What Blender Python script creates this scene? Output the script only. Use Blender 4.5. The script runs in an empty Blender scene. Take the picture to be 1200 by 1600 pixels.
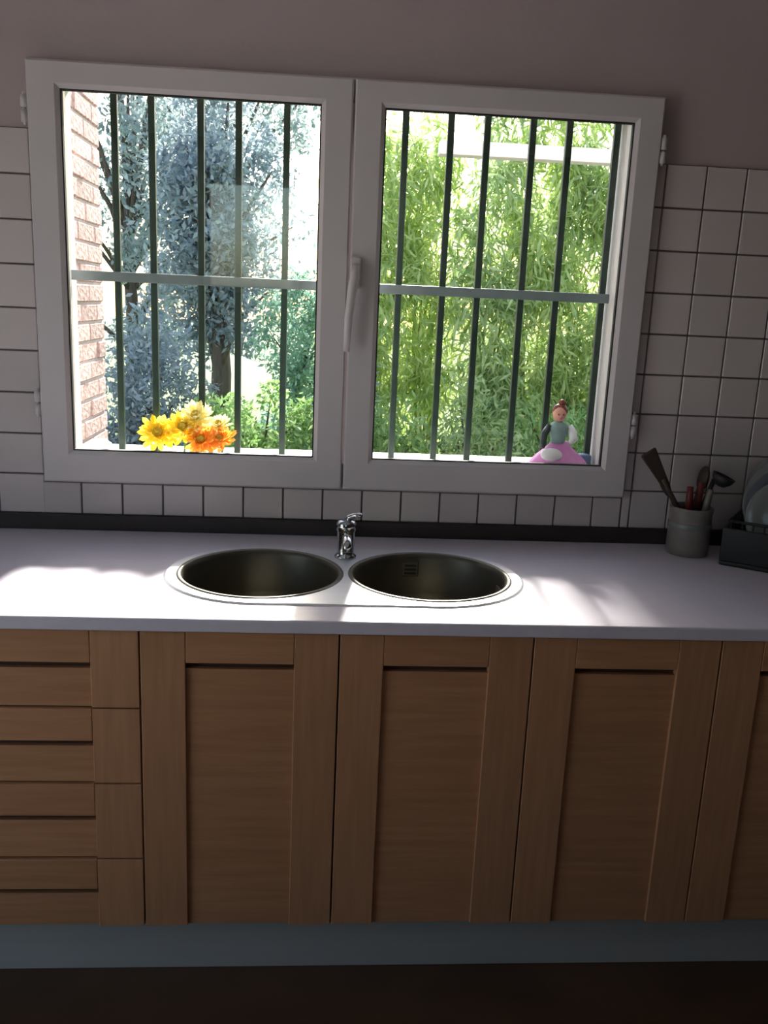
import bpy, bmesh, math, random
from mathutils import Vector, Matrix, Euler
random.seed(7)
PI = math.pi
R = math.radians
S = bpy.context.scene
COL = S.collection

# ------------------------------------------------------------------ camera
CX, CY, CZ, YAW, PIT, ROL, F = 0.6431, -2.314, 1.4653, 0.0747, 0.231, 0.0439, 1381.0
fw = Vector((math.sin(YAW)*math.cos(PIT), math.cos(YAW)*math.cos(PIT), -math.sin(PIT)))
rt = Vector((math.cos(YAW), -math.sin(YAW), 0))
up = rt.cross(fw)
r2 = math.cos(ROL)*rt + math.sin(ROL)*up
u2 = -math.sin(ROL)*rt + math.cos(ROL)*up
cam_d = bpy.data.cameras.new('camera')
cam = bpy.data.objects.new('camera', cam_d)
COL.objects.link(cam)
M = Matrix((r2, u2, -fw)).transposed().to_4x4()
M.translation = (CX, CY, CZ)
cam.matrix_world = M
cam_d.sensor_fit = 'HORIZONTAL'
cam_d.sensor_width = 36
cam_d.lens = F/1200*36
cam_d.clip_start = 0.05
cam_d.clip_end = 300
S.camera = cam

# ------------------------------------------------------------------ sky, sun, exposure
SUN_EL, SUN_AZ = R(31.5), R(5.0)          # the sun stands beyond the window, a little to the right
W = bpy.data.worlds.new('sky')
S.world = W
W.use_nodes = True
wn = W.node_tree
bg = wn.nodes['Background']
sky = wn.nodes.new('ShaderNodeTexSky')
sky.sky_type = 'NISHITA'
sky.sun_disc = False
sky.sun_elevation = SUN_EL
sky.sun_rotation = SUN_AZ                 # measured from +Y towards +X
sky.air_density = 1.2
sky.dust_density = 2.0
sky.ozone_density = 1.0
wn.links.new(sky.outputs['Color'], bg.inputs['Color'])
bg.inputs['Strength'].default_value = 0.30
sd = bpy.data.lights.new('sun', 'SUN')
sun = bpy.data.objects.new('sun', sd)
COL.objects.link(sun)
sdir = Vector((-math.sin(SUN_AZ)*math.cos(SUN_EL), -math.cos(SUN_AZ)*math.cos(SUN_EL), -math.sin(SUN_EL)))
sun.rotation_euler = sdir.to_track_quat('-Z', 'Y').to_euler()
sun.location = (3, 12, 9)
sd.energy = 15.0
sd.angle = R(6.0)
sd.color = (1.0, 0.95, 0.86)
S.view_settings.view_transform = 'Standard'
S.view_settings.look = 'None'
S.view_settings.gamma = 1
S.view_settings.use_curve_mapping = False
S.view_settings.exposure = 0.75

# ------------------------------------------------------------------ materials
MATS = {}
def mat(name, col, rough=.5, metal=0.0, var=0.0, scale=8.0, stretch=(1, 1, 1), col2=None, bump=0.0, bscale=None, spec=.5, rnd=0.0):
    """principled material, colour mottled by object-space noise; rnd shifts brightness per object"""
    m = bpy.data.materials.new(name)
    m.use_nodes = True
    nt = m.node_tree
    b = nt.nodes['Principled BSDF']
    b.inputs['Roughness'].default_value = rough
    b.inputs['Metallic'].default_value = metal
    b.inputs['Specular IOR Level'].default_value = spec
    b.inputs['Base Color'].default_value = (*col, 1)
    if var or col2 or bump:
        tc = nt.nodes.new('ShaderNodeTexCoord')
        mp = nt.nodes.new('ShaderNodeMapping')
        mp.inputs['Scale'].default_value = stretch
        nt.links.new(tc.outputs['Object'], mp.inputs['Vector'])
        nz = nt.nodes.new('ShaderNodeTexNoise')
        nz.inputs['Scale'].default_value = scale
        nz.inputs['Detail'].default_value = 5
        nt.links.new(mp.outputs['Vector'], nz.inputs['Vector'])
        rp = nt.nodes.new('ShaderNodeValToRGB')
        c2 = col2 or tuple(c*(1-var) for c in col)
        rp.color_ramp.elements[0].position = .32
        rp.color_ramp.elements[1].position = .68
        rp.color_ramp.elements[0].color = (*c2, 1)
        rp.color_ramp.elements[1].color = (*col, 1)
        nt.links.new(nz.outputs['Fac'], rp.inputs['Fac'])
        out = rp.outputs['Color']
        if rnd:
            oi = nt.nodes.new('ShaderNodeObjectInfo')
            mr = nt.nodes.new('ShaderNodeMapRange')
            mr.inputs['To Min'].default_value = 1-rnd
            mr.inputs['To Max'].default_value = 1+rnd
            nt.links.new(oi.outputs['Random'], mr.inputs['Value'])
            hs = nt.nodes.new('ShaderNodeHueSaturation')
            nt.links.new(mr.outputs['Result'], hs.inputs['Value'])
            nt.links.new(out, hs.inputs['Color'])
            out = hs.outputs['Color']
        nt.links.new(out, b.inputs['Base Color'])
        if bump:
            n2 = nt.nodes.new('ShaderNodeTexNoise')
            n2.inputs['Scale'].default_value = bscale or scale
            n2.inputs['Detail'].default_value = 4
            nt.links.new(mp.outputs['Vector'], n2.inputs['Vector'])
            bp = nt.nodes.new('ShaderNodeBump')
            bp.inputs['Strength'].default_value = bump
            bp.inputs['Distance'].default_value = .01
            nt.links.new(n2.outputs['Fac'], bp.inputs['Height'])
            nt.links.new(bp.outputs['Normal'], b.inputs['Normal'])
    MATS[name] = m
    return m

def leaf_mat(name, c1, c2, trans=.5):
    m = bpy.data.materials.new(name)
    m.use_nodes = True
    nt = m.node_tree
    nt.nodes.remove(nt.nodes['Principled BSDF'])
    out = nt.nodes['Material Output']
    g = nt.nodes.new('ShaderNodeNewGeometry')
    rp = nt.nodes.new('ShaderNodeValToRGB')
    rp.color_ramp.elements[0].color = (*c1, 1)
    rp.color_ramp.elements[1].color = (*c2, 1)
    nt.links.new(g.outputs['Random Per Island'], rp.inputs['Fac'])
    d = nt.nodes.new('ShaderNodeBsdfDiffuse')
    t = nt.nodes.new('ShaderNodeBsdfTranslucent')
    gl = nt.nodes.new('ShaderNodeBsdfGlossy')
    gl.inputs['Roughness'].default_value = .45
    mx = nt.nodes.new('ShaderNodeMixShader')
    mx.inputs['Fac'].default_value = trans
    mg = nt.nodes.new('ShaderNodeMixShader')
    mg.inputs['Fac'].default_value = .05
    nt.links.new(rp.outputs['Color'], d.inputs['Color'])
    nt.links.new(rp.outputs['Color'], t.inputs['Color'])
    nt.links.new(d.outputs[0], mx.inputs[1])
    nt.links.new(t.outputs[0], mx.inputs[2])
    nt.links.new(mx.outputs[0], mg.inputs[1])
    nt.links.new(gl.outputs[0], mg.inputs[2])
    nt.links.new(mg.outputs[0], out.inputs['Surface'])
    MATS[name] = m
    return m

def glass_mat(name):
    m = bpy.data.materials.new(name)
    m.use_nodes = True
    nt = m.node_tree
    nt.nodes.remove(nt.nodes['Principled BSDF'])
    out = nt.nodes['Material Output']
    tr = nt.nodes.new('ShaderNodeBsdfTransparent')
    tr.inputs['Color'].default_value = (.97, .985, .98, 1)
    gl = nt.nodes.new('ShaderNodeBsdfGlossy')
    gl.inputs['Roughness'].default_value = .015
    lw = nt.nodes.new('ShaderNodeLayerWeight'); lw.inputs['Blend'].default_value = .5       # same reflectance from both sides of the thin pane
    pw = nt.nodes.new('ShaderNodeMath')
    pw.operation = 'POWER'
    pw.inputs[1].default_value = 5
    fr = nt.nodes.new('ShaderNodeMapRange')
    fr.inputs['To Min'].default_value = .04
    fr.inputs['To Max'].default_value = .95
    nt.links.new(lw.outputs['Facing'], pw.inputs[0])
    nt.links.new(pw.outputs[0], fr.inputs['Value'])
    mx = nt.nodes.new('ShaderNodeMixShader')
    nt.links.new(fr.outputs[0], mx.inputs['Fac'])
    nt.links.new(tr.outputs[0], mx.inputs[1])
    nt.links.new(gl.outputs[0], mx.inputs[2])
    nt.links.new(mx.outputs[0], out.inputs['Surface'])
    MATS[name] = m
    return m

mat('paint', (.46, .375, .375), .8, var=.05, scale=3, bump=.08, bscale=60)
mat('low_bounce_paint', (.09, .065, .055), .8, var=.1, scale=3)  # unseen walls kept dark so less light bounces to the right side
mat('ceiling_paint', (.75, .72, .71), .9, var=.03, scale=2)
mat('grout', (.17, .14, .14), .95, var=.2, scale=40)
mat('tile', (.61, .535, .53), .25, var=.06, scale=5, rnd=.05)
mat('pvc', (.62, .565, .575), .35, var=.03, scale=4)
mat('gasket', (.03, .03, .03), .7, var=.2, scale=30)
mat('upstand', (.035, .025, .024), .4, var=.3, scale=12)
mat('worktop', (.72, .66, .76), .32, var=.04, scale=30)
mat('oak_v', (.54, .27, .14), .5, scale=9, stretch=(9, 9, .6), col2=(.45, .215, .108), bump=.05, rnd=.05)
mat('oak_h', (.53, .26, .13), .5, scale=9, stretch=(.6, 9, 9), col2=(.44, .205, .10), bump=.05, rnd=.05)
mat('carcass', (.16, .1, .07), .7, var=.2)
mat('groove', (.10, .05, .03), .8, var=.2)  # dark backing: shade of the finger groove put into its colour
mat('plinth', (.54, .53, .52), .45, metal=.2, var=.08, scale=6, stretch=(.3, 5, 5))
mat('floor', (.10, .05, .025), .5, col2=(.07, .035, .018), scale=4, bump=.05)
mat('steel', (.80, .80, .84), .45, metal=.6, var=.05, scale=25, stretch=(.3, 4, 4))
mat('bowl_steel_shaded', (.11, .098, .075), .42, metal=.6, var=.1, scale=30)  # sink steel darkened to hold the shade inside the bowls
mat('chrome', (.55, .57, .6), .12, metal=1.0, var=.05, scale=20)
mat('dark_hole', (.02, .02, .02), .6, var=.2)
mat('glazed', (.23, .20, .18), .3, var=.2, scale=25)  # jar glaze darkened to carry the dim right corner
mat('wood_spoon', (.06, .038, .024), .6, var=.4, scale=20, stretch=(3, 3, .5))
mat('black_plastic', (.016, .016, .017), .45, var=.3, scale=20)
mat('red_plastic', (.15, .018, .018), .4, var=.2, scale=20)
mat('cream_plastic', (.20, .17, .14), .4, var=.1, scale=20)
mat('steel_tool', (.35, .35, .36), .3, metal=1, var=.1, scale=20)
mat('china', (.20, .20, .195), .2, var=.05, scale=10)  # white china greyed down for the dim right corner
mat('china_blue', (.11, .12, .14), .2, var=.05, scale=10)  # pale blue china, darkened for the same dim corner
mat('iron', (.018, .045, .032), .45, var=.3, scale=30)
mat('iron_sunlit', (.15, .19, .20), .4, var=.15, scale=30)  # paler iron: sunlit top of the cross bar put into the colour
mat('render_white', (.75, .73, .72), .85, var=.06, scale=6, bump=.1, bscale=50)
mat('sill', (.70, .69, .67), .6, var=.12, scale=15)
mat('mortar', (.66, .57, .54), .95, var=.15, scale=25, bump=.3)
mat('brick', (.78, .60, .56), .9, col2=(.46, .25, .21), scale=55, bump=.4, rnd=.22)
mat('grass', (.09, .14, .035), .95, col2=(.055, .09, .02), scale=3)
mat('white_wood', (.82, .82, .80), .5, var=.08, scale=9)
mat('bark', (.13, .10, .08), .9, col2=(.07, .055, .045), scale=14, stretch=(3, 3, .6), bump=.4)
mat('cane', (.22, .26, .08), .6, var=.25, scale=10)
leaf_mat('leaf_haze_blue', (.20, .27, .28), (.42, .50, .50), .4)  # blue-grey leaves, paled to include the haze in the left pane
leaf_mat('leaf_haze_dark', (.18, .235, .27), (.38, .46, .51), .4)  # darker blue-grey leaves, lightened for the same pane haze
leaf_mat('leaf_green', (.16, .30, .08), (.40, .58, .24), .5)
leaf_mat('leaf_lime', (.33, .45, .13), (.66, .77, .36), .55)
leaf_mat('leaf_mid', (.24, .36, .13), (.56, .68, .34), .5)
leaf_mat('leaf_teal', (.15, .28, .21), (.36, .55, .45), .45)
leaf_mat('leaf_reflection', (.12, .19, .23), (.28, .38, .46), .3)  # blue of a glass reflection, given to the conifer shape
leaf_mat('petal_yellow', (.85, .62, .03), (.95, .80, .12), .45)
leaf_mat('petal_pale', (.90, .80, .30), (.95, .90, .55), .45)
leaf_mat('petal_orange', (.85, .33, .04), (.95, .52, .10), .45)
mat('flower_eye', (.55, .38, .03), .8, var=.4, scale=120)
mat('stem', (.10, .22, .05), .6, var=.3, scale=30)
mat('skin', (.75, .36, .28), .5, var=.08, scale=30)
mat('hair', (.26, .06, .03), .5, var=.4, scale=60)
mat('doll_pink', (.78, .36, .66), .5, col2=(.66, .22, .56), scale=25)
mat('doll_magenta', (.55, .08, .42), .5, var=.3, scale=25)
mat('doll_white', (.85, .85, .87), .5, var=.1, scale=25)
mat('doll_teal', (.28, .42, .40), .5, var=.2, scale=25)
mat('doll_dark', (.03, .05, .05), .5, var=.2, scale=25)
mat('doll_blue', (.16, .26, .40), .5, var=.2, scale=25)
glass_mat('glass')

# ------------------------------------------------------------------ mesh helpers
def link(name, me, m=None, parent=None):
    o = bpy.data.objects.new(name, me)
    if m and me and not me.materials:
        me.materials.append(MATS[m])
    COL.objects.link(o)
    if parent:
        o.parent = parent
    return o
def fin(name, bm, m, parent=None, smooth=False):
    bmesh.ops.recalc_face_normals(bm, faces=bm.faces)
    me = bpy.data.meshes.new(name)
    bm.to_mesh(me)
    bm.free()
    if smooth:
        for p in me.polygons:
            p.use_smooth = True
    return link(name, me, m, parent)
def tag(o, label=None, cat=None, group=None, kind=None):
    if label: o['label'] = label
    if cat: o['category'] = cat
    if group: o['group'] = group
    if kind: o['kind'] = kind
    return o
def empty(name, loc=(0, 0, 0), rz=0):
    o = bpy.data.objects.new(name, None)
    COL.objects.link(o)
    o.location = loc
    o.rotation_euler = (0, 0, rz)
    o.empty_display_size = .05
    return o
def add_box(bm, x0, x1, y0, y1, z0, z1, bev=0, seg=2):
    r = bmesh.ops.create_cube(bm, size=1)
    vs = r['verts']
    for v in vs:
        v.co = Vector((x0+(v.co.x+.5)*(x1-x0), y0+(v.co.y+.5)*(y1-y0), z0+(v.co.z+.5)*(z1-z0)))
    if bev:
        es = list({e for v in vs for e in v.link_edges})
        bmesh.ops.bevel(bm, geom=es, offset=bev, segments=seg, profile=.5, affect='EDGES', clamp_overlap=True)
def box(name, x0, x1, y0, y1, z0, z1, m, parent=None, bev=0, seg=2):
    bm = bmesh.new()
    add_box(bm, x0, x1, y0, y1, z0, z1, bev, seg)
    return fin(name, bm, m, parent)
def add_tube(bm, pts, rads, n=10, cap=True):
    """tube along a polyline with a radius per point"""
    pts = [Vector(p) for p in pts]
    if not isinstance(rads, (list, tuple)):
        rads = [rads]*len(pts)
    rings = []
    ref = None
    for i, p in enumerate(pts):
        d = (pts[min(i+1, len(pts)-1)] - pts[max(i-1, 0)]).normalized()
        if ref is None:
            ref = Vector((1, 0, 0)) if abs(d.x) < .8 else Vector((0, 1, 0))
        a = (ref - d*ref.dot(d)).normalized()
        ref = a
        b = d.cross(a)
        rings.append([bm.verts.new(p + rads[i]*(math.cos(2*PI*k/n)*a + math.sin(2*PI*k/n)*b)) for k in range(n)])
    for i in range(len(rings)-1):
        for k in range(n):
            bm.faces.new((rings[i][k], rings[i][(k+1) % n], rings[i+1][(k+1) % n], rings[i+1][k]))
    if cap:
        bm.faces.new(rings[0][::-1])
        bm.faces.new(rings[-1])
def tube(name, pts, rads, m, parent=None, n=10):
    bm = bmesh.new()
    add_tube(bm, pts, rads, n)
    return fin(name, bm, m, parent, True)
def add_lathe(bm, prof, c=(0, 0, 0), n=40, sx=1, sy=1):
    c = Vector(c)
    rings = []
    for r, z in prof:
        if r < 1e-6:
            rings.append([bm.verts.new(c+Vector((0, 0, z)))])
        else:
            rings.append([bm.verts.new(c+Vector((sx*r*math.cos(2*PI*k/n), sy*r*math.sin(2*PI*k/n), z))) for k in range(n)])
    for i in range(len(rings)-1):
        a, b = rings[i], rings[i+1]
        if len(a) == 1 and len(b) == 1: continue
        for k in range(n):
            k2 = (k+1) % n
            if len(a) == 1: bm.faces.new((a[0], b[k], b[k2]))
            elif len(b) == 1: bm.faces.new((a[k], a[k2], b[0]))
            else: bm.faces.new((a[k], a[k2], b[k2], b[k]))
def lathe(name, prof, m, parent=None, c=(0, 0, 0), n=40, sx=1, sy=1):
    bm = bmesh.new()
    add_lathe(bm, prof, c, n, sx, sy)
    return fin(name, bm, m, parent, True)
def add_ball(bm, c, rx, ry, rz, seg=16, rings=10, rot=None):
    r = bmesh.ops.create_uvsphere(bm, u_segments=seg, v_segments=rings, radius=1)
    for v in r['verts']:
        q = Vector((v.co.x*rx, v.co.y*ry, v.co.z*rz))
        if rot: q.rotate(rot)
        v.co = q + Vector(c)
def ball(name, c, rx, ry, rz, m, parent=None, rot=None):
    bm = bmesh.new()
    add_ball(bm, c, rx, ry, rz, rot=rot)
    return fin(name, bm, m, parent, True)
def copy_tree(o, parent=None):
    c = o.copy()
    COL.objects.link(c)
    c.parent = parent
    for ch in list(o.children):
        copy_tree(ch, c)
    return c

# ------------------------------------------------------------------ the room
XL, XR, YF, ZC = -1.30, 2.40, -4.40, 2.55          # left wall, right wall, wall behind the camera, ceiling
WT = .17                                          # thickness of the window wall
OX0, OX1, OZ0, OZ1 = -.028, 1.414, 1.03, 1.968      # window opening
SKY_H = ZC+.1
def wall_with_holes(name, axis, pos, thick, a0, a1, z0, z1, holes, m):
    """wall as boxes around rectangular holes; axis 'y' spans x, axis 'x' spans y"""
    bm = bmesh.new()
    cuts = sorted({a0, a1, *[h[0] for h in holes], *[h[1] for h in holes]})
    for i in range(len(cuts)-1):
        c0, c1 = cuts[i], cuts[i+1]
        mid = (c0+c1)/2
        zs = [(z0, z1)]
        for h in holes:
            if h[0] < mid < h[1]:
                zs = [(z0, h[2]), (h[3], z1)]
        for s0, s1 in zs:
            if s1-s0 < 1e-4: continue
            if axis == 'y': add_box(bm, c0, c1, pos, pos+thick, s0, s1)
            else: add_box(bm, pos, pos+thick, c0, c1, s0, s1)
    bmesh.ops.remove_doubles(bm, verts=bm.verts, dist=1e-5)
    return tag(fin(name, bm, m), kind='structure')
wall_back = wall_with_holes('wall_back', 'y', .004, WT, XL-.2, XR+.2, -.1, SKY_H, [(OX0, OX1, OZ0, OZ1)], 'paint')
tag(wall_back, 'mauve grey painted kitchen wall around the window')
DY0, DY1, DZ1 = -2.45, -.95, 2.1                    # unseen glazed door, added in the left wall to brighten that side
wall_left = wall_with_holes('wall_left', 'x', XL-.2, .2, YF-.2, .004, -.1, SKY_H, [(DY0, DY1, -.1, DZ1)], 'paint')
wall_right = tag(box('wall_right', XR, XR+.2, YF-.2, .004, -.1, SKY_H, 'low_bounce_paint'), kind='structure')
BX0, BX1, BZ0, BZ1 = -.25, .45, 1.5, 2.3               # unseen window added behind the camera, placed for its reflection in the left pane
wall_front = wall_with_holes('wall_front', 'y', YF-.2, .2, XL, XR, -.1, SKY_H, [(BX0, BX1, BZ0, BZ1)], 'low_bounce_paint')
tag(box('ceiling', XL-.2, XR+.2, YF-.2, .004+WT, ZC, ZC+.12, 'ceiling_paint'), kind='structure')
tag(box('floor', XL, XR, YF, .004, -.1, 0, 'floor'), kind='structure')
# outside of the house wall around the window: white rendered reveals and sill
bm = bmesh.new()
for b in ((OX0-.002, OX0+.003, .05, WT+.02, OZ0, OZ1), (OX1-.003, OX1+.002, .05, WT+.02, OZ0, OZ1), (OX0, OX1, .05, WT+.02, OZ1-.003, OZ1+.002)):
    add_box(bm, *b)
fin('window_reveal', bm, 'render_white', wall_back)
sill = tag(box('trim_2', OX0-.0, OX1+.0, .052, WT+.07, OZ0-.005, OZ0+.012, 'sill', bev=.003), 'pale stone outer window sill', kind='structure')

# door and window added out of view to let in sky light
d1 = tag(empty('door_fill'), 'unseen glazed door added in the left wall as a daylight source', kind='structure')
bm = bmesh.new()
for b in ((DY0, DY0+.06, 0, DZ1), (DY1-.06, DY1, 0, DZ1), (DY0+.06, DY1-.06, DZ1-.06, DZ1), (DY0+.06, DY1-.06, 0, .10)):
    add_box(bm, XL-.12, XL-.06, *b)
fin('door_frame', bm, 'white_wood', d1)
box('pane', XL-.093, XL-.088, DY0+.055, DY1-.055, .095, DZ1-.055, 'glass', d1)
w2 = tag(empty('window_fill'), 'unseen small window added behind the viewer for light and reflection', kind='structure')
bm = bmesh.new()
for b in ((BX0, BX0+.05, BZ0, BZ1), (BX1-.05, BX1, BZ0, BZ1), (BX0+.05, BX1-.05, BZ1-.05, BZ1), (BX0+.05, BX1-.05, BZ0, BZ0+.05)):
    add_box(bm, b[0], b[1], YF-.12, YF-.06, b[2], b[3])
fin('window_frame', bm, 'white_wood', w2)
box('pane', BX0+.045, BX1-.045, YF-.093, YF-.088, BZ0+.045, BZ1-.045, 'glass', w2)

# ---- wall tiles, one object each
T, TX0, TZ0, J = .105, -.0848, 1.7332, .0042
FX0, FX1, FZ0, FZ1 = -.0715, 1.4655, .979, 1.991       # outer outline of the window frame
GB = bmesh.new()
add_box(GB, XL, FX0+.002, .001, .006, .85, TZ0+T)
add_box(GB, FX1-.002, XR, .001, .006, .85, TZ0+T)
add_box(GB, FX0, FX1, .001, .006, .85, FZ0+.003)
fin('grout_bed', GB, 'grout', wall_back)
tile_me = {}
def tile(x0, x1, z0, z1):
    w, h = x1-x0, z1-z0
    if w < .012 or h < .012: return
    k = (round(w, 4), round(h, 4))
    if k not in tile_me:
        bm = bmesh.new()
        add_box(bm, -w/2+J/2, w/2-J/2, -.006, .0015, -h/2+J/2, h/2-J/2, .0015, 1)
        bmesh.ops.recalc_face_normals(bm, faces=bm.faces)
        me = bpy.data.meshes.new('tile')
        bm.to_mesh(me)
        bm.free()
        me.materials.append(MATS['tile'])
        tile_me[k] = me
    o = link('tile', tile_me[k], None, wall_back)
    o.location = ((x0+x1)/2, .001+random.uniform(-.0006, .0006), (z0+z1)/2)
    o.rotation_euler = (random.uniform(-.004, .004), 0, random.uniform(-.004, .004))
for j in range(-1, 8):
    z1, z0 = TZ0-j*T, TZ0-(j+1)*T
    for i in range(-7, 0):
        tile(TX0+i*T, TX0+(i+1)*T if i < -1 else FX0-.001, z0, z1)
    for i in range(14, 21):
        x0, x1 = TX0+i*T, TX0+(i+1)*T
        if x0 < FX1: x0 = FX1
        tile(x0, x1, z0, z1)
for i in range(0, 15):
    tile(TX0+i*T if i else TX0, min(TX0+(i+1)*T, FX1), TZ0-8*T, FZ0)
tag(box('trim_1', XL, XR, -.018, .0, .853, .894, 'upstand', bev=.002), 'dark brown upstand strip along the back of the worktop', kind='structure')

# ------------------------------------------------------------------ window with two sashes
win = tag(empty('window_1', (0, 0, 0)), 'white two-sash casement window over the sink', kind='structure')
def ring(bm, x0, x1, z0, z1, ix0, ix1, iz0, iz1, y0, y1, ch=0.0):
    """rectangular frame; inner edge may be chamfered at the room side"""
    def loop(a0, a1, b0, b1, y):
        return [bm.verts.new((x, y, z)) for x, z in ((a0, b0), (a1, b0), (a1, b1), (a0, b1))]
    L = [loop(x0, x1, z0, z1, y1), loop(x0, x1, z0, z1, y0+.004), loop(x0+.004, x1-.004, z0+.004, z1-.004, y0),
         loop(ix0-ch, ix1+ch, iz0-ch, iz1+ch, y0), loop(ix0, ix1, iz0, iz1, y0+ch), loop(ix0, ix1, iz0, iz1, y1)]
    for a, b in zip(L, L[1:]+L[:1]):
        for k in range(4):
            bm.faces.new((a[k], a[(k+1) % 4], b[(k+1) % 4], b[k]))
bm = bmesh.new()
ring(bm, FX0, FX1, FZ0, FZ1, .0, 1.398, 1.05, 1.935, -.008, .05)
fin('outer_frame', bm, 'pvc', win)
bm = bmesh.new(); add_box(bm, .67, .73, .0, .05, 1.05, 1.935); fin('mullion', bm, 'pvc', win)
SASH = []
for (x0, x1, g0, g1) in ((FX0+.006, .6975, .0085, .6225), (.7025, FX1-.006, .7755, 1.3915)):
    bm = bmesh.new()
    ring(bm, x0, x1, FZ0+.006, FZ1-.007, g0, g1, 1.066, 1.925, -.034, -.0085, .010)
    s = fin('sash', bm, 'pvc', win)
    SASH.append(s)
    bm = bmesh.new()
    ring(bm, g0-.006, g1+.006, 1.060, 1.931, g0+.0035, g1-.0035, 1.0695, 1.9215, -.0225, -.010)
    fin('gasket', bm, 'gasket', s)
    bm = bmesh.new(); add_box(bm, g0-.004, g1+.004, -.0185, -.0135, 1.062, 1.929); fin('pane', bm, 'glass', s)
# handle on the right sash
hx = .716
h = box('handle', hx-.014, hx+.014, -.044, -.034, 1.50, 1.575, 'pvc', SASH[1], .004)
bm = bmesh.new()
add_tube(bm, [(hx, -.044, 1.548), (hx, -.062, 1.548)], .011, 14)
add_tube(bm, [(hx, -.062, 1.556), (hx-.002, -.066, 1.53), (hx-.008, -.068, 1.49), (hx-.014, -.066, 1.43), (hx-.017, -.064, 1.345)], [.010, .012, .0115, .010, .008], 12)
fin('lever', bm, 'pvc', h, True)
for x, z in ((FX0-.002, 1.876), (FX0-.002, 1.186), (FX1+.002, 1.864), (FX1+.002, 1.18)):
    bm = bmesh.new()
    for q in (-.03, .002):
        add_tube(bm, [(x, -.026, z+q), (x, -.026, z+q+.027)], .0085, 12)
    add_tube(bm, [(x, -.026, z-.036), (x, -.026, z+.036)], .004, 8)
    fin('hinge', bm, 'pvc', win, True)

# ------------------------------------------------------------------ iron grille outside the window
gr = tag(empty('window_grille', (.7, .125, 1.03)), 'dark green iron security grille of upright bars outside the window', 'grille')
GY = .125
def gbox(name, *a, m='iron', bev=.002):
    o = box(name, *a, m, None, bev)
    o.parent = gr
    o.matrix_parent_inverse = gr.matrix_basis.inverted()
    return o
for x in (.100, .193, .316, .412, .534, .640, .735, .838, .956, 1.051, 1.171, 1.267, 1.394):
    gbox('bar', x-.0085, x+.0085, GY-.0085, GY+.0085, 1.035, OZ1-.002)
gbox('cross_bar', OX0+.003, OX1-.003, GY-.016, GY-.006, 1.492, 1.517, m='iron_sunlit')

# ------------------------------------------------------------------ worktop with a stadium-shaped cut-out, sink
ZT, YD = .853, -.669
SLX, SRX, SY, BR = .5127, .9014, -.364, .178
def stadium(r, n=24):
    p = []
    for k in range(n+1):
        a = -PI/2 + PI*k/n
        p.append((SRX+r*math.cos(a), SY+r*math.sin(a)))
    for k in range(n+1):
        a = PI/2 + PI*k/n
        p.append((SLX+r*math.cos(a), SY+r*math.sin(a)))
    return p
def loop_edges(bm, pts, z):
    vs = [bm.verts.new((x, y, z)) for x, y in pts]
    return [bm.edges.new((vs[i], vs[(i+1) % len(vs)])) for i in range(len(vs))]
bm = bmesh.new()
e = loop_edges(bm, [(XL, YD), (XR, YD), (XR, -.0), (XL, -.0)], ZT) + loop_edges(bm, stadium(.203), ZT)
bmesh.ops.triangle_fill(bm, use_beauty=True, use_dissolve=False, edges=e)
r = bmesh.ops.extrude_face_region(bm, geom=bm.faces[:])
bmesh.ops.translate(bm, verts=[v for v in r['geom'] if isinstance(v, bmesh.types.BMVert)], vec=(0, 0, -.028))
fe = [ed for ed in bm.edges if all(abs(v.co.y-YD) < 1e-5 for v in ed.verts) and abs(ed.verts[0].co.z-ed.verts[1].co.z) < 1e-5]
bmesh.ops.bevel(bm, geom=fe, offset=.004, segments=3, profile=.5, affect='EDGES')
tag(fin('worktop', bm, 'worktop'), 'long pale laminate kitchen worktop running under the window', 'worktop')

sink = tag(empty('double_sink', ((SLX+SRX)/2, SY, ZT)), 'stainless steel inset sink with two round bowls', 'sink')
def under(o, p):
    o.parent = p
    o.matrix_parent_inverse = p.matrix_basis.inverted()
    return o
ZF = ZT+.004
bm = bmesh.new()
def circ(cx, r, n=48): return [(cx+r*math.cos(2*PI*k/n), SY+r*math.sin(2*PI*k/n)) for k in range(n)]
e = loop_edges(bm, stadium(.212), ZF) + loop_edges(bm, circ(SLX, BR+.004), ZF) + loop_edges(bm, circ(SRX, BR+.004), ZF)
bmesh.ops.triangle_fill(bm, use_beauty=True, use_dissolve=False, edges=e)
a, b = stadium(.212), stadium(.217)
va = [bm.verts.new((x, y, ZF)) for x, y in a]
vb = [bm.verts.new((x, y, ZT+.0005)) for x, y in b]
for k in range(len(a)):
    bm.faces.new((va[k], va[(k+1) % len(a)], vb[(k+1) % len(a)], vb[k]))
bmesh.ops.remove_doubles(bm, verts=bm.verts, dist=1e-6)
under(fin('deck', bm, 'steel'), sink)
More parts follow.
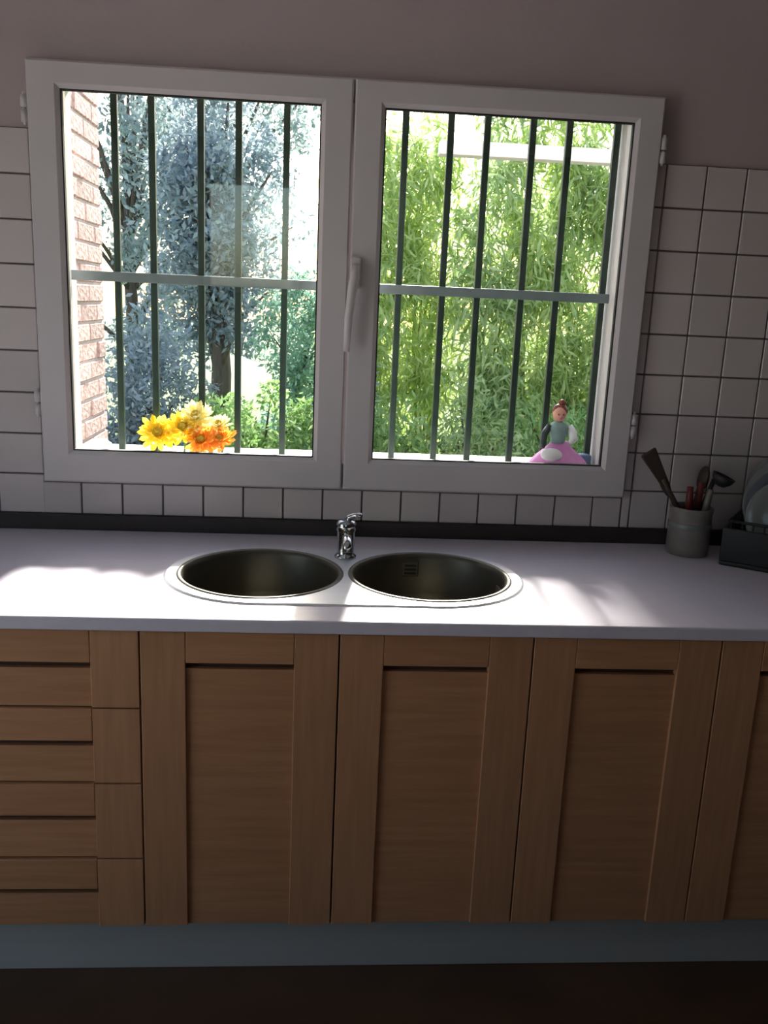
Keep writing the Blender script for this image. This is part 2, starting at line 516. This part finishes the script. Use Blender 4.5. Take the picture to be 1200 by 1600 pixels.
for cx in (SLX, SRX):
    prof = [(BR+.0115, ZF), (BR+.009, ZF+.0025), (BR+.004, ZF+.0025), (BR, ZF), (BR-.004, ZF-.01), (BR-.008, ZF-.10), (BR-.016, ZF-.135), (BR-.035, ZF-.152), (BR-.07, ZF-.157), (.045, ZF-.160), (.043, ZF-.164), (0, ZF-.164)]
    bowl = under(lathe('bowl', prof, 'bowl_steel_shaded', None, (cx, SY, 0), 56), sink)
    dr = lathe('drain', [(.040, ZF-.1615), (.036, ZF-.159), (.030, ZF-.161), (.012, ZF-.161), (.010, ZF-.156), (0, ZF-.156)], 'chrome', None, (cx, SY, 0), 28)
    dr.parent = bowl
    if cx == SRX:
        op = box('overflow_plate', cx-.049, cx-.007, SY+BR-.0135, SY+BR-.006, ZF-.056, ZF-.018, 'bowl_steel_shaded', None, .003)
        op.parent = bowl
        bm = bmesh.new()
        for q in range(3):
            add_box(bm, cx-.043+.0, cx-.013, SY+BR-.0145, SY+BR-.012, ZF-.030-q*.010, ZF-.024-q*.010, .001, 1)
        ov = fin('overflow', bm, 'dark_hole')
        ov.parent = bowl

# single-lever mixer tap between the bowls, spout towards the room
tap = tag(empty('mixer_tap', (.709, -.228, ZF)), 'small chrome mixer tap with a top lever between the sink bowls', 'tap')
lathe('body', [(.0, 0), (.027, 0), (.027, .005), (.022, .009), (.0205, .012), (.022, .066), (.024, .070), (.024, .086), (.020, .093), (0, .095)], 'chrome', tap, n=28)
bm = bmesh.new()
add_tube(bm, [(0, -.012, .052), (0, -.045, .062), (0, -.085, .066), (0, -.112, .060), (0, -.118, .046)], [.0125, .0125, .012, .0115, .011], 14)
fin('spout', bm, 'chrome', tap, True)
bm = bmesh.new()
add_tube(bm, [(0, 0, .088), (.008, -.006, .103), (.022, -.016, .110), (.034, -.024, .111)], [.010, .0085, .007, .0065], 12)
fin('lever', bm, 'chrome', tap, True)

# ------------------------------------------------------------------ base cabinets
ZD0, ZD1 = .151, .822
FY = YD+.015                                      # front plane of doors
RAIL, STILE, GRV = .066, .088, .014
def front(parent, name, x0, x1, z0, z1, rail, stl=STILE):
    """shaker front: recessed board, two stiles, a top rail with a finger groove below it"""
    g = .0016
    x0 += g; x1 -= g; z0 += g; z1 -= g
    d = box(name, x0+stl-.004, x1-stl+.004, FY+.007, FY+.019, z0, z1-rail-GRV, 'oak_h', parent, .0006, 1)
    box('stile', x0, x0+stl, FY, FY+.021, z0, z1, 'oak_v', d, .0012, 1)
    box('stile', x1-stl, x1, FY, FY+.021, z0, z1, 'oak_v', d, .0012, 1)
    box('rail', x0+stl+.0006, x1-stl-.0006, FY, FY+.021, z1-rail, z1, 'oak_h', d, .0012, 1)
    box('groove_shade', x0+stl-.001, x1-stl+.001, FY+.019, FY+.021, z1-rail-GRV-.003, z1-rail+.003, 'groove', d)
    return d
def cabinet(name, x0, x1, label):
    c = tag(empty(name), label, 'cabinet', 'base cabinets under the worktop')
    bm = bmesh.new()
    t = .016
    for b in ((x0+.001, x0+t, FY+.022, -.03, ZD0-.01, ZT-.029), (x1-t, x1-.001, FY+.022, -.03, ZD0-.01, ZT-.029),
              (x0+t, x1-t, FY+.022, -.03, ZD0-.01, ZD0+.006), (x0+t, x1-t, -.04, -.03, ZD0+.006, ZT-.03)):
        add_box(bm, *b)
    fin('body', bm, 'carcass', c)
    return c
D0, DW = .2957, .3944
c = cabinet('drawer_cabinet', D0-.60, D0, 'oak base cabinet with four drawer fronts, left of the sink cabinet')
zs = [ZD1, .655, .488, .314, ZD0]
for k in range(4):
    front(c, 'drawer', D0-.60, D0, zs[k+1], zs[k], [.068, .070, .072, .070][k], .094)
c = cabinet('sink_cabinet', D0, D0+2*DW, 'wide oak base cabinet with two doors below the sink')
front(c, 'door', D0, D0+DW, ZD0, ZD1, RAIL)
front(c, 'door', D0+DW, D0+2*DW, ZD0, ZD1, RAIL)
c = cabinet('door_cabinet', D0+2*DW, D0+3*DW, 'single-door oak base cabinet, right of the sink cabinet')
front(c, 'door', D0+2*DW, D0+3*DW, ZD0, ZD1, RAIL)
c = cabinet('corner_cabinet', D0+3*DW, XR-.02, 'dark oak end cabinet at the right edge, below the dish rack')
front(c, 'door', D0+3*DW, D0+3*DW+.45, ZD0, ZD1, RAIL)
front(c, 'door', D0+3*DW+.45, XR-.02, ZD0, ZD1, RAIL)
c = cabinet('wide_cabinet', XL+.02, D0-.60, 'oak base cabinet with two doors, left of the drawers')
front(c, 'door', XL+.02, (XL+D0-.58)/2, ZD0, ZD1, RAIL)
front(c, 'door', (XL+D0-.58)/2, D0-.60, ZD0, ZD1, RAIL)
tag(box('baseboard_back', XL+.02, XR-.02, YD+.072, YD+.088, 0.0, ZD0-.012, 'plinth', bev=.001), 'grey metallic plinth below the oak cabinets', kind='structure')

# ------------------------------------------------------------------ utensil jar and utensils
UX, UY = 1.622, -.100
jar = tag(empty('utensil_jar', (UX, UY, ZT)), 'grey white ceramic jar holding kitchen utensils by the wall', 'jar')
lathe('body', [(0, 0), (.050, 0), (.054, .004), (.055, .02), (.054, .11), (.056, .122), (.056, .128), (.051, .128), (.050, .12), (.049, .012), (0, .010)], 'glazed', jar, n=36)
bm = bmesh.new()
add_lathe(bm, [(.0548, .072), (.0562, .076), (.0562, .084), (.0545, .088)], n=36)
fin('band', bm, 'china', jar, True)
def utensil(name, foot, tip, label, cat, builder):
    """handle from foot (inside jar) to tip, in jar coordinates"""
    f = Vector(foot) + Vector((UX, UY, ZT)); t = Vector(tip) + Vector((UX, UY, ZT))
    o = empty(name, f)
    o.rotation_euler = (t-f).to_track_quat('Z', 'Y').to_euler()
    tag(o, label, cat, 'utensils in the jar')
    builder(o, (t-f).length)
    return o
def spat(o, L):
    tube('handle', [(0, 0, 0), (0, 0, L*.5), (0, 0, L*.72)], [.006, .007, .007], 'wood_spoon', o)
    bm = bmesh.new(); add_box(bm, -.004, .004, -.022, .022, L*.62, L, .004, 2)
    for v in bm.verts:
        if v.co.z < L*.72: v.co.y *= .45
    fin('blade', bm, 'wood_spoon', o)
def spoon(m):
    def f(o, L):
        tube('handle', [(0, 0, 0), (0, 0, L*.5), (0, 0, L*.78)], [.005, .0055, .006], m, o)
        ball('bowl', (0, -.004, L*.87), .024, .010, .035, m, o)
    return f
def ladle(o, L):
    tube('handle', [(0, 0, 0), (0, 0, L*.6), (0, .006, L*.85)], [.0055, .006, .006], 'black_plastic', o)
    lathe('bowl', [(0, -.030), (.014, -.027), (.026, -.014), (.031, 0), (.029, 0), (.024, -.013), (0, -.026)], 'black_plastic', o, (0, -.012, L*.93), 20)
def knife(m):
    def f(o, L):
        tube('handle', [(0, 0, L*.60), (0, 0, L*.8), (0, 0, L)], [.008, .0095, .008], m, o)
        bm = bmesh.new(); add_box(bm, -.007, .007, -.001, .001, 0, L*.62); fin('blade', bm, 'steel_tool', o)
    return f
utensil('wooden_spatula', (.030, -.005, .016), (-.140, -.012, .272), 'dark wooden spatula leaning far left out of the utensil jar', 'spatula', spat)
utensil('ladle', (-.02, .01, .016), (.062, -.02, .235), 'black ladle leaning right in the utensil jar', 'ladle', ladle)
utensil('serving_spoon', (.02, .012, .016), (-.085, .01, .205), 'black serving spoon leaning left in the utensil jar', 'spoon', spoon('black_plastic'))
utensil('table_knife', (-.012, -.02, .016), (-.022, -.026, .185), 'knife with a red handle near the front of the utensil jar', 'knife', knife('red_plastic'))
utensil('table_knife', (.005, .0, .016), (.012, -.014, .195), 'upright knife with a dark red handle in the middle of the utensil jar', 'knife', knife('red_plastic'))
utensil('paring_knife', (.012, -.022, .016), (.030, -.032, .18), 'small knife with a cream handle at the right of the utensil jar', 'knife', knife('cream_plastic'))
utensil('whisk_spoon', (.0, .026, .016), (.035, .030, .225), 'dark wooden spoon standing at the back of the utensil jar', 'spoon', spoon('wood_spoon'))

# ------------------------------------------------------------------ dish rack with plates
rk = tag(empty('dish_rack', (1.89, -.232, ZT), R(-36)), 'black dish drainer rack standing in the right corner of the worktop', 'dish rack')
RW, RD, RH = .20, .11, .115
bm = bmesh.new()
add_box(bm, -RW, RW, -RD, RD, .0, .012, .004, 2)
for b in ((-RW, RW, -RD, -RD+.008), (-RW, RW, RD-.008, RD), (-RW, -RW+.008, -RD+.008, RD-.008), (RW-.008, RW, -RD+.008, RD-.008)):
    add_box(bm, b[0], b[1], b[2], b[3], .012, .098, .002, 1)
fin('tray', bm, 'black_plastic', rk)
def rr(z, w=RW-.012, d=RD-.012): return [(-w, -d, z), (w, -d, z), (w, d, z), (-w, d, z), (-w, -d, z)]
for z in (.05, RH):
    bm = bmesh.new()
    q = rr(z)
    for k in range(4): add_tube(bm, [q[k], q[k+1]], .0038, 8)
    fin('wire_hoop', bm, 'black_plastic', rk, True)
bm = bmesh.new()
for k in range(15):
    x = -RW+.018 + k*(2*RW-.036)/14
    add_tube(bm, [(x, -RD+.012, RH), (x, -RD+.016, .03), (x, RD-.016, .03), (x, RD-.012, RH)], .0024, 6)
for k in range(1, 7):
    y = -RD + k*2*RD/7
    for s in (-1, 1):
        add_tube(bm, [(s*(RW-.012), y, RH), (s*(RW-.012), y, .03)], .0024, 6)
fin('wires', bm, 'black_plastic', rk, True)
plate_prof = [(0, 0), (.075, 0), (.082, .003), (.124, .018), (.128, .021), (.124, .0215), (.081, .0065), (.074, .004), (0, .004)]
me0 = None
PL = ['largest white plate, rearmost in the dish rack', 'white plate standing second from the back in the dish rack', 'pale blue plate standing third from the back in the dish rack', 'small white plate, frontmost in the dish rack']
for k in range(4):
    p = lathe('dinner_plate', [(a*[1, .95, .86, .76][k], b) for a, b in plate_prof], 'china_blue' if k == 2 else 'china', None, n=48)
    tag(p, PL[k], 'plate', 'plates in the dish rack')
    loc = Matrix.Translation((1.89, -.232, ZT)) @ Matrix.Rotation(R(-36), 4, 'Z')
    p.matrix_world = loc @ Matrix.Translation((-.060, .062-.040*k, .036+.128*[1, .95, .86, .76][k])) @ Matrix.Rotation(R(80), 4, 'X')

# ------------------------------------------------------------------ things on the outer sill
ZS = OZ0+.012
def bloom(x, y, z, r, m, tilt, label, seed):
    rnd = random.Random(seed)
    o = tag(empty('flower', (x, y, ZS)), label, 'flower', 'flowers on the window sill')
    hz = z-ZS
    tube('stem', [(0, .0, 0), (.004, .004, hz*.5), (0, 0, hz)], .003, 'stem', o, 6)
    bm = bmesh.new()
    q = Euler(tilt)
    for ringk, (n, el, ln, wd) in enumerate(((14, 8, 1, .30), (12, 30, .92, .28), (10, 55, .78, .24), (7, 76, .58, .2))):
        for k in range(n):
            a = 2*PI*k/n + ringk*.3 + rnd.uniform(-.12, .12)
            e = R(el + rnd.uniform(-7, 7))
            L = r*ln*rnd.uniform(.9, 1.08); w = r*wd
            d = Vector((math.cos(a)*math.cos(e), math.sin(a)*math.cos(e), math.sin(e)))
            s = Vector((-math.sin(a), math.cos(a), 0))
            nn = d.cross(s)
            P = [d*.12*r, d*.5*L+s*w*.5-nn*.02*r, d*.85*L+s*w*.42, d*L*1.0, d*.85*L-s*w*.42, d*.5*L-s*w*.5-nn*.02*r, d*.55*L+nn*(-.1)*r]
            vs = []
            for p in P:
                p = p.copy(); p.rotate(q); vs.append(bm.verts.new(p+Vector((0, 0, hz))))
            c = vs[6]
            for i in range(6):
                bm.faces.new((vs[i], vs[(i+1) % 6], c))
    fin('petals', bm, m, o)
    ce = Vector((0, 0, r*.30)); ce.rotate(q)
    ball('eye', ce+Vector((0, 0, hz)), r*.24, r*.24, r*.2, 'flower_eye', o, rot=q)
    return o
bloom(.205, .075, 1.100, .058, 'petal_yellow', (R(60), 0, R(8)), 'large bright yellow flower at the left end of the sill bunch', 1)
bloom(.272, .085, 1.112, .056, 'petal_yellow', (R(50), 0, R(-5)), 'yellow flower in the middle of the sill bunch', 2)
bloom(.305, .098, 1.142, .055, 'petal_pale', (R(40), 0, R(-10)), 'pale cream flower standing highest in the sill bunch', 3)
bloom(.322, .070, 1.086, .050, 'petal_orange', (R(60), 0, R(-6)), 'orange flower low in the sill bunch', 4)
bloom(.372, .086, 1.085, .048, 'petal_orange', (R(45), 0, R(-25)), 'light orange flower at the right end of the sill bunch', 5)
bloom(.365, .105, 1.122, .040, 'petal_pale', (R(35), 0, R(-25)), 'small pale flower behind the orange ones', 6)
# white pebble in the left corner of the sill
bm = bmesh.new()
add_ball(bm, (0, 0, .018), .032, .022, .020)
rn = random.Random(3)
for v in bm.verts: v.co *= 1+rn.uniform(-.05, .05)
o = fin('pebble', bm, 'doll_white', None, True); o.location = (.045, .10, ZS)
tag(o, 'white rounded stone in the left corner of the outer sill', 'stone')
# little doll figurine
dl = tag(empty('doll_figurine', (1.300, .078, ZS)), 'small doll figurine in a pink skirt with red hair on the outer sill', 'figurine')
bm = bmesh.new()
add_lathe(bm, [(0, 0), (.080, 0), (.083, .006), (.078, .018), (.064, .034), (.045, .050), (.030, .064), (.024, .074), (0, .074)], n=40, sx=1, sy=.52)
for v in bm.verts:
    a = math.atan2(v.co.y, v.co.x)
    k = 1+.05*math.cos(11*a)*(1-min(v.co.z/.07, 1))
    v.co.x *= k; v.co.y *= k
fin('skirt', bm, 'doll_pink', dl, True)
lathe('hem', [(.080, .001), (.086, .002), (.086, .012), (.080, .014)], 'doll_magenta', dl, n=40, sx=1.0, sy=.54)
bm = bmesh.new()
add_ball(bm, (-.026, -.030, .040), .034, .012, .020, rot=Euler((R(-40), 0, R(14))))
fin('apron', bm, 'doll_white', dl, True)
lathe('torso', [(0, .070), (.022, .070), (.020, .082), (.025, .098), (.029, .112), (.022, .124), (.010, .129), (.009, .136), (0, .136)], 'doll_teal', dl, (-.004, 0, 0), 24, 1, .75)
tube('arm', [(-.030, 0, .116), (-.046, -.008, .094), (-.050, -.020, .070), (-.052, -.026, .058)], [.009, .010, .009, .006], 'doll_dark', dl, 10)
tube('arm', [(.022, 0, .116), (.034, -.006, .098), (.034, -.018, .082), (.024, -.026, .074)], [.012, .013, .011, .007], 'doll_white', dl, 10)
hd = ball('head', (-.006, -.002, .150), .019, .019, .023, 'skin', dl)
bm = bmesh.new()
add_ball(bm, (-.004, .004, .158), .0215, .0205, .020)
add_ball(bm, (.000, .002, .180), .010, .010, .010)
fin('hair', bm, 'hair', hd, True)
bm = bmesh.new()
for s in (-1, 1): add_ball(bm, (-.006+s*.007, -.0195, .150), .0022, .0016, .0024, 8, 6)
fin('eyes', bm, 'doll_dark', hd, True)
bm = bmesh.new(); add_ball(bm, (-.006, -.021, .145), .0022, .0028, .003, 8, 6); fin('nose', bm, 'skin', hd, True)
bm = bmesh.new(); add_ball(bm, (-.006, -.0190, .1385), .0045, .0016, .0014, 8, 6); fin('mouth', bm, 'doll_magenta', hd, True)
bm = bmesh.new(); add_box(bm, -.022, .022, -.018, .018, 0, .036, .006, 2)
o = fin('blue_box', bm, 'doll_blue'); o.location = (1.384-.006, .105, ZS)
o.name = 'trinket_box'; tag(o, 'small blue box beside the doll in the right corner of the sill', 'box')

# ------------------------------------------------------------------ outside
GZ = -.12
tag(box('ground', -40, 40, .18, 60, GZ-.1, GZ, 'grass'), 'grassy garden ground outside', kind='structure')
for n_, b in (('yard', (-40, XL-.21, -30, .18)), ('yard', (XR+.21, 40, -30, .18)), ('yard', (XL-.21, XR+.21, -30, YF-.21))):
    tag(box(n_, *b, GZ-.1, GZ, 'sill'), kind='structure')
# brick garden wall running out from the house
bw = tag(empty('brick_wall', (-.41, .9, GZ)), 'pinkish brick garden wall running out beside the left pane', 'brick wall')
BWX0, BWX1, BWY0, BWY1, BWH = -.52, -.30, .19, 1.64, 2.55
o = box('mortar_core', BWX0+.008, BWX1-.008, BWY0, BWY1-.006, GZ, BWH, 'mortar'); under(o, bw)
bl, bh, jt = .235, .066, .011
bmes = {}
def brick(y0, y1, z):
    k = round(y1-y0, 3)
    if k not in bmes:
        bm = bmesh.new()
        add_box(bm, BWX0+.41, BWX1+.41, -(y1-y0)/2, (y1-y0)/2, -bh/2, bh/2, .004, 1)
        bmesh.ops.recalc_face_normals(bm, faces=bm.faces)
        me = bpy.data.meshes.new('brick'); bm.to_mesh(me); bm.free(); me.materials.append(MATS['brick'])
        bmes[k] = me
    o = link('brick', bmes[k], None, bw)
    o.location = (random.uniform(-.004, .004), (y0+y1)/2-.9, z+bh/2-GZ)
    o.rotation_euler = (0, random.uniform(-.006, .006), random.uniform(-.008, .008))
z = GZ+.004
row = 0
while z+bh < BWH+.02:
    y = BWY1
    first = True
    while y > BWY0+.03:
        L = bl/2-.006 if (first and row % 2) else bl
        y0 = max(y-L, BWY0+.002)
        if y-y0 > .03: brick(y0, y, z)
        y = y0-jt
        first = False
    z += bh+jt
    row += 1
# white beam added for the pale band high in the right pane
pg = tag(empty('band_beam', (.9, 1.0, GZ)), 'white beam on posts, standing in for a pale band high behind the right pane', 'beam')
under(box('beam', 1.03, 3.3, .965, 1.035, 1.985, 2.032, 'white_wood', bev=.004), pg)
for px in (2.24, 3.2): under(box('post', px, px+.08, .96, 1.04, GZ, 1.985, 'white_wood', bev=.004), pg)

def leaves(bm, rnd, c, n, spread, size, asp, droop, flat=0):
    """n folded leaves scattered round c"""
    for _ in range(n):
        while True:
            q = Vector((rnd.uniform(-1, 1), rnd.uniform(-1, 1), rnd.uniform(-1, 1)))
            if q.length < 1: break
        p = Vector(c) + Vector((q.x*spread[0], q.y*spread[1], q.z*spread[2]))
        d = Vector((rnd.gauss(0, 1), rnd.gauss(0, 1), rnd.gauss(0, 1)-droop)).normalized()
        s = d.cross(Vector((rnd.gauss(0, 1), rnd.gauss(0, 1), rnd.gauss(0, 1)))).normalized()
        nn = d.cross(s)
        L = size*rnd.uniform(.6, 1.25); w = L*asp
        a = bm.verts.new(p); b = bm.verts.new(p+d*L*.45+s*w*.5+nn*w*.12); t = bm.verts.new(p+d*L); e = bm.verts.new(p+d*L*.45-s*w*.5+nn*w*.12)
        bm.faces.new((a, b, t)); bm.faces.new((a, t, e))
def tree(name, x, y, h, crown, nclump, nleaf, size, asp, droop, lm, label, cat, group=None, trunk_r=.06, seed=1, clump=.22, bark='bark', ntr=1, shade_tops=None):
    """crown = (zc, rx, ry, rz): clumps of leaves spread in an ellipsoid; trunk and boughs reach into it"""
    rnd = random.Random(seed)
    o = tag(empty(name, (x, y, GZ)), label, cat, group)
    zc, rx, ry, rz = crown
    cl = []
    for _ in range(nclump):
        while True:
            q = Vector((rnd.uniform(-1, 1), rnd.uniform(-1, 1), rnd.uniform(-1, 1)))
            if q.length < 1: break
        cl.append(Vector((q.x*rx, q.y*ry, zc-GZ+q.z*rz)))
    if shade_tops:                                     # leafy tops added above the view to block the sun: (count, z0, z1)
        for _ in range(shade_tops[0]):
            a, q = rnd.uniform(0, 2*PI), math.sqrt(rnd.random())
            cl.append(Vector((q*math.cos(a)*rx, q*math.sin(a)*ry, rnd.uniform(shade_tops[1], shade_tops[2])-GZ)))
    bm = bmesh.new()
    for c in cl:
        k = clump*rnd.uniform(.7, 1.3)
        leaves(bm, rnd, c, nleaf, (k, k, k*1.1), size, asp, droop)
    f = fin('foliage', bm, lm, o)
    bm = bmesh.new()
    top = zc-GZ+rz*.3
    for t in range(ntr):
        ox, oy = (rnd.uniform(-.3, .3)*rx, rnd.uniform(-.3, .3)*ry) if ntr > 1 else (0, 0)
        add_tube(bm, [(ox, oy, 0), (ox+.03, oy+.02, top*.35), (ox*1.2-.02, oy, top*.7), (ox*1.4, oy, top)], [trunk_r, trunk_r*.85, trunk_r*.6, trunk_r*.25], 8)
        if ntr == 1:
            for c in cl[::2]:
                zb = max(.1, min(c.z-.25, top*.9))
                add_tube(bm, [(0, 0, zb*.8), ((c.x)*.5, c.y*.5, (zb*.8+c.z)/2+.05), tuple(c)], [trunk_r*.35, trunk_r*.25, trunk_r*.08], 5)
    fin('trunk' if ntr == 1 else 'stems', bm, bark, o, True)
    return o
# left pane: grey-blue trees with sky between, a dense one in the middle
GT = 'trees in the garden'
tree('garden_tree', -1.40, 7.4, 4.6, (2.35, .95, .7, 1.9), 62, 110, .085, .45, .4, 'leaf_haze_blue', 'loose grey-green tree behind the brick wall, far left in the left pane', 'tree', GT, .09, 11, clump=.22)
tree('garden_tree', -.32, 6.0, 4.2, (2.05, .52, .5, 1.30), 84, 190, .075, .45, .4, 'leaf_haze_dark', 'dense blue-grey tree in the middle of the left pane', 'tree', GT, .10, 12, clump=.21)
tree('garden_tree', -.85, 10.5, 4.6, (3.2, 1.6, .7, 2.0), 62, 120, .10, .45, .4, 'leaf_haze_blue', 'pale tree farther back between the two left-hand trees', 'tree', GT, .11, 13, clump=.27)
GS = 'shrubs in the garden'
tree('leafy_shrub', .25, 3.7, 1.1, (.42, .52, .38, .55), 60, 150, .055, .4, .3, 'leaf_green', 'bright green low shrub at the bottom right of the left pane', 'shrub', GS, .03, 14, clump=.14)
tree('leafy_shrub', .44, 5.4, 1.7, (.80, .48, .4, .85), 60, 150, .06, .4, .3, 'leaf_teal', 'blue-green shrub behind the bright low shrub in the left pane', 'shrub', GS, .03, 15, clump=.16)
tree('leafy_shrub', -.60, 4.4, 1.2, (.55, .42, .35, .85), 56, 150, .06, .4, .3, 'leaf_haze_dark', 'shaded grey shrub behind the yellow flowers', 'shrub', GS, .03, 16, clump=.16)
# right pane: a row of bamboo-like plants, those farther right given unseen tops that block the sun
HB = ['leftmost tall bamboo clump of the hedge, pale lime leaves beside the centre stiles', 'second bamboo clump of the hedge from the left, lime leaves', 'third bamboo clump of the hedge from the left, mid green', 'fourth bamboo clump of the hedge from the left, lime green', 'fifth bamboo clump of the hedge, green and set behind the doll', 'rightmost visible bamboo clump of the hedge at the right window edge', 'bamboo clump at the far right end of the hedge']
for k in range(7):
    tall = k >= 2
    tree('bamboo', [.98, 1.36, 1.80, 2.12, 2.46, 2.80, 3.15][k], 4.1+.15*math.sin(k*2.1), 3.0, (1.35, .28, .24, 1.6), 80, 84, .125, .17, 1.1, ['leaf_lime', 'leaf_lime', 'leaf_mid', 'leaf_lime', 'leaf_mid', 'leaf_lime', 'leaf_mid'][k], HB[k], 'bamboo', 'bamboo hedge beyond the right pane', .011, 30+k, clump=.17, bark='cane', ntr=9, shade_tops=(46, 2.9, 3.9) if tall else None)
LW = ['low green shrub at the bottom left of the right pane', 'low green shrub at the bottom centre of the right pane', 'low green shrub at the bottom right of the right pane']
for k in range(3):
    tree('leafy_shrub', 1.00+.55*k, 3.1, 1.0, (.40, .36, .3, .55), 56, 110, .06, .28, .6, ['leaf_green', 'leaf_mid', 'leaf_green'][k], LW[k], 'shrub', GS, .03, 40+k, clump=.14)
# slender blue conifer shape, added for a blue reflection in the glass
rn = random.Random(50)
o = tag(empty('reflection_conifer', (.80, 3.25, GZ)), 'slender blue-grey conifer shape standing in for a reflection at the left of the right pane', 'conifer')
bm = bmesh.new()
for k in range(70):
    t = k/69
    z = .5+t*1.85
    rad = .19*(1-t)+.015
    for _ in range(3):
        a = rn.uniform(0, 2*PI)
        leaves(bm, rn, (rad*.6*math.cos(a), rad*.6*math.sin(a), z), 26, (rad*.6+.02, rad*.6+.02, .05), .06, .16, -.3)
fin('foliage', bm, 'leaf_reflection', o)
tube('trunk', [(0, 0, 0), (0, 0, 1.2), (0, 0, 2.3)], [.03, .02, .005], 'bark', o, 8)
